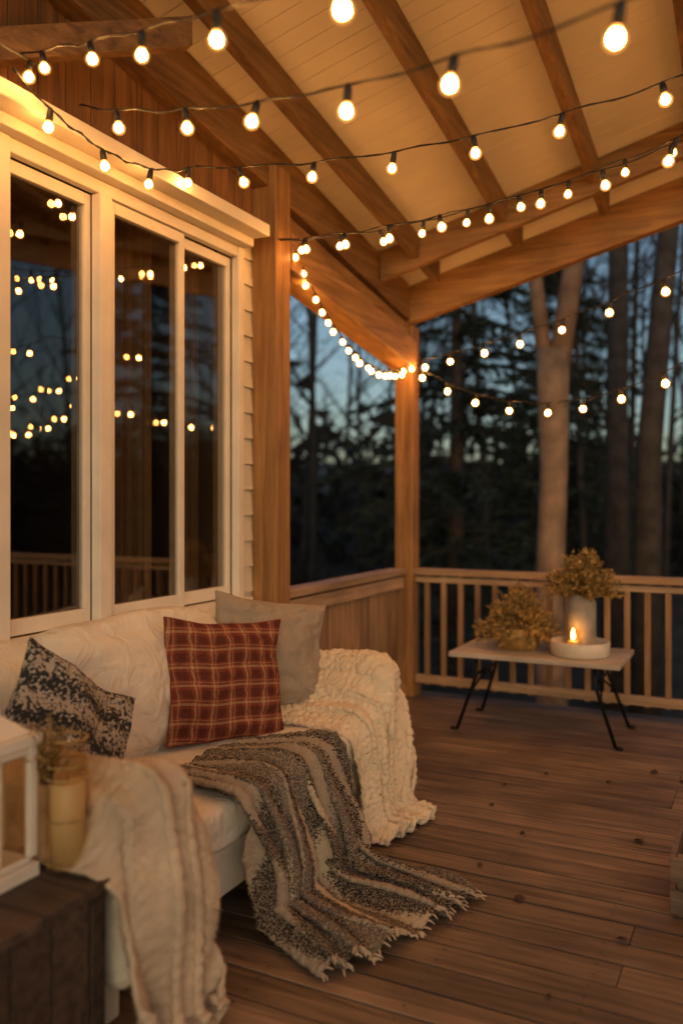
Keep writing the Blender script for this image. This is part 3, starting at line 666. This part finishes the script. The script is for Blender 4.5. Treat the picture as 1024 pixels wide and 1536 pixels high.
# ---------------------------------------------------------------- terrain, forest
def gz(x,y):
    d=math.hypot(x,y-2); h=-1.2+.25*noise.noise(Vector((x*.08,y*.08,0)))*min(1,max(0,(d-6)/10))
    if d>14: h+=min(9,(d-14)*.07)
    return h
n=150; R=400.; P=np.zeros((n,n,3)); UVg=np.zeros((n,n,2))
ax=np.sign(np.linspace(-1,1,n))*np.abs(np.linspace(-1,1,n))**2.2*R
for i in range(n):
    for j in range(n): P[i,j]=(ax[i],ax[j]+2,gz(ax[i],ax[j]+2))
gridobj('ground',P,UVg,[M['ground']])
def rot_about(d,ang_spread):
    r=Vector((random.gauss(0,1),random.gauss(0,1),random.gauss(0,1))); ax=d.cross(r).normalized()
    return (Matrix.Rotation(ang_spread,3,ax)@d).normalized()
def branch(mb,p,d,L,r,lev,maxl,sides,kids):
    k=5 if lev==0 else 3; pts=[p.copy()]; rs=[r]; q=p.copy(); dd=d.copy()
    for i in range(k):
        dd=(dd+Vector((random.gauss(0,.10),random.gauss(0,.10),random.gauss(.05,.08)))*(0.3 if lev==0 else 1.2)).normalized(); q=q+dd*L/k; pts.append(q.copy()); rs.append(r*(1-(.75 if lev<maxl else .85)*(i+1)/k))
    mb.tube(pts,rs,max(3,sides-lev),0,lev==0)
    if lev<maxl:
        for c in range(kids[lev]):
            t=random.uniform(.25 if lev==0 else .15,1); f=t*k; i0=min(k-1,int(f)); pp=pts[i0].lerp(pts[i0+1],f-i0)
            nd=rot_about(dd,random.uniform(.5,1.1)); branch(mb,pp,nd,L*random.uniform(.28,.5)*(1.15-.5*t),max(.005,r*.42*(1.1-.7*t)),lev+1,maxl,sides,kids)
mb=MB()
for i in range(76):
    a=math.radians(random.uniform(-62,95)); d=random.uniform(16,42)
    if i>50: a=math.radians(random.uniform(-36,2)); d=random.uniform(15,28)
    x,y=math.sin(a)*d,math.cos(a)*d+1
    ht=random.uniform(8,15); r=random.uniform(.06,.14)
    branch(mb,Vector((x,y,gz(x,y)-.1)),Vector((random.gauss(0,.05),random.gauss(0,.05),1)).normalized(),ht,r,0,3 if d<28 else 2,5,(15,6,3))
mb.obj('forest_trees',[M['twig']])
mb=MB()
for i in range(26000):
    a=math.radians(random.uniform(-70,100)); d=random.uniform(20,46); x,y=math.sin(a)*d,math.cos(a)*d+1
    top=1.5+2.7*(noise.noise(Vector((a*7,d*.12,0)))+.45)+1.8*noise.noise(Vector((a*30,d*.3,4)))
    z=gz(x,y)+random.random()**1.4*max(.5,top)*1.2
    s=random.uniform(.08,.34); v=[Vector((x,y,z))+Vector((random.gauss(0,s),random.gauss(0,s),random.gauss(0,s))) for _ in range(3)]
    mb.add([tuple(q) for q in v],[(0,1,2)])
mb.obj('undergrowth',[M['shrub']])
def conifer(name,x,y,ht,rad,seed):
    random.seed(seed); mb=MB(); z0=gz(x,y)-.1
    mb.tube([(x,y,z0),(x+.05,y,z0+ht*.5),(x,y,z0+ht)],[.16,.10,.02],8,0)
    nb=int(ht*26)
    for i in range(nb):
        t=random.random()**.9; z=z0+.5+t*(ht-.6); a=random.uniform(0,6.283); L=rad*(1-t)**.8*random.uniform(.55,1.1)+.15
        pts=[]
        for k in range(6):
            s=k/5; pts.append(Vector((x+math.cos(a)*L*s,y+math.sin(a)*L*s,z-.28*L*s*s+.12*L*s+random.gauss(0,.02))))
        mb.tube(pts,[.022,.018,.014,.01,.007,.004],3,0,False)
        for k in range(int(16+30*L)):
            s=random.uniform(.12,1); f=s*5; i0=min(4,int(f)); p=pts[i0].lerp(pts[i0+1],f-i0)
            d=Vector((math.cos(a),math.sin(a),-.25))+Vector((random.gauss(0,.7),random.gauss(0,.7),random.gauss(-.1,.35))); leaf(mb,p,d,random.uniform(.12,.30),random.uniform(.03,.07),1)
    return mb.obj(name,[M['bark'],M['needle']])
conifer('pine_tree',-4.3,12.4,9.0,2.3,3)
conifer('pine_tree',-3.9,18.0,9.5,2.4,4)
conifer('pine_tree',7.5,15.0,11,3.0,6)
conifer('pine_tree',12.5,9.5,11,3.0,8)
random.seed(21)
def bigtree(name,mat,trunkpts,rads,forks):
    mb=MB(); mb.tube(trunkpts,rads,14,0)
    for (p,d,L,r) in forks: branch(mb,Vector(p),Vector(d).normalized(),L,r,0,3,9,(9,6,4))
    return mb.obj(name,[mat])
bx,by=-2.05,9.05
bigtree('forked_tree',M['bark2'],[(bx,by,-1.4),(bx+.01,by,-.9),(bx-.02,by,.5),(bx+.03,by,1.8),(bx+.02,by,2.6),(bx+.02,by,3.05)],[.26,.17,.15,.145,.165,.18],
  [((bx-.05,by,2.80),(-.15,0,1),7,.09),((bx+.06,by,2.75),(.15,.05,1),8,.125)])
bigtree('tall_tree',M['bark'],[(-1.75,11.3,-1.4),(-1.72,11.3,2),(-1.7,11.3,5)],[.20,.14,.12],[((-1.7,11.3,4.5),(.02,0,1),9,.12)])
bigtree('tall_tree',M['bark'],[(-1.25,10.2,-1.4),(-1.2,10.2,2),(-.95,10.2,5)],[.2,.14,.11],[((-.96,10.2,4.7),(.12,0,1),9,.11)])
bigtree('tall_tree',M['bark'],[(-6.9,11.2,-1.4),(-6.9,11.2,2),(-6.8,11.2,5)],[.16,.12,.10],[((-6.8,11.2,4.7),(.0,0,1),8,.10)])
# ---------------------------------------------------------------- world, sun, camera
w=bpy.data.worlds.new('World'); S.world=w; w.use_nodes=True; nt=w.node_tree
sk=nt.nodes.new('ShaderNodeTexSky'); sk.sky_type='NISHITA'; sk.sun_disc=False; sk.sun_elevation=math.radians(10); sk.sun_rotation=math.radians(150); sk.ozone_density=1.8; sk.dust_density=2.2; sk.air_density=1.0
nt.links.new(sk.outputs[0],nt.nodes['Background'].inputs[0]); nt.nodes['Background'].inputs[1].default_value=.115
sl=bpy.data.lights.new('sun','SUN'); sl.energy=.02; sl.angle=math.radians(10); sl.color=(1,.85,.7); so=link(bpy.data.objects.new('sun',sl)); so.rotation_euler=(math.radians(80),0,math.radians(30))
cam=bpy.data.cameras.new('camera'); co=link(bpy.data.objects.new('camera',cam)); co.location=(0,0,1.45); co.rotation_euler=(math.radians(90),0,math.radians(26.7))
cam.sensor_fit='VERTICAL'; cam.sensor_height=36; cam.lens=29.67; cam.shift_y=-.0117; cam.clip_end=2000
cam.dof.use_dof=True; cam.dof.focus_distance=3.4; cam.dof.aperture_fstop=1.0
S.camera=co
S.view_settings.view_transform='Standard'; S.view_settings.look='None'; S.view_settings.exposure=0
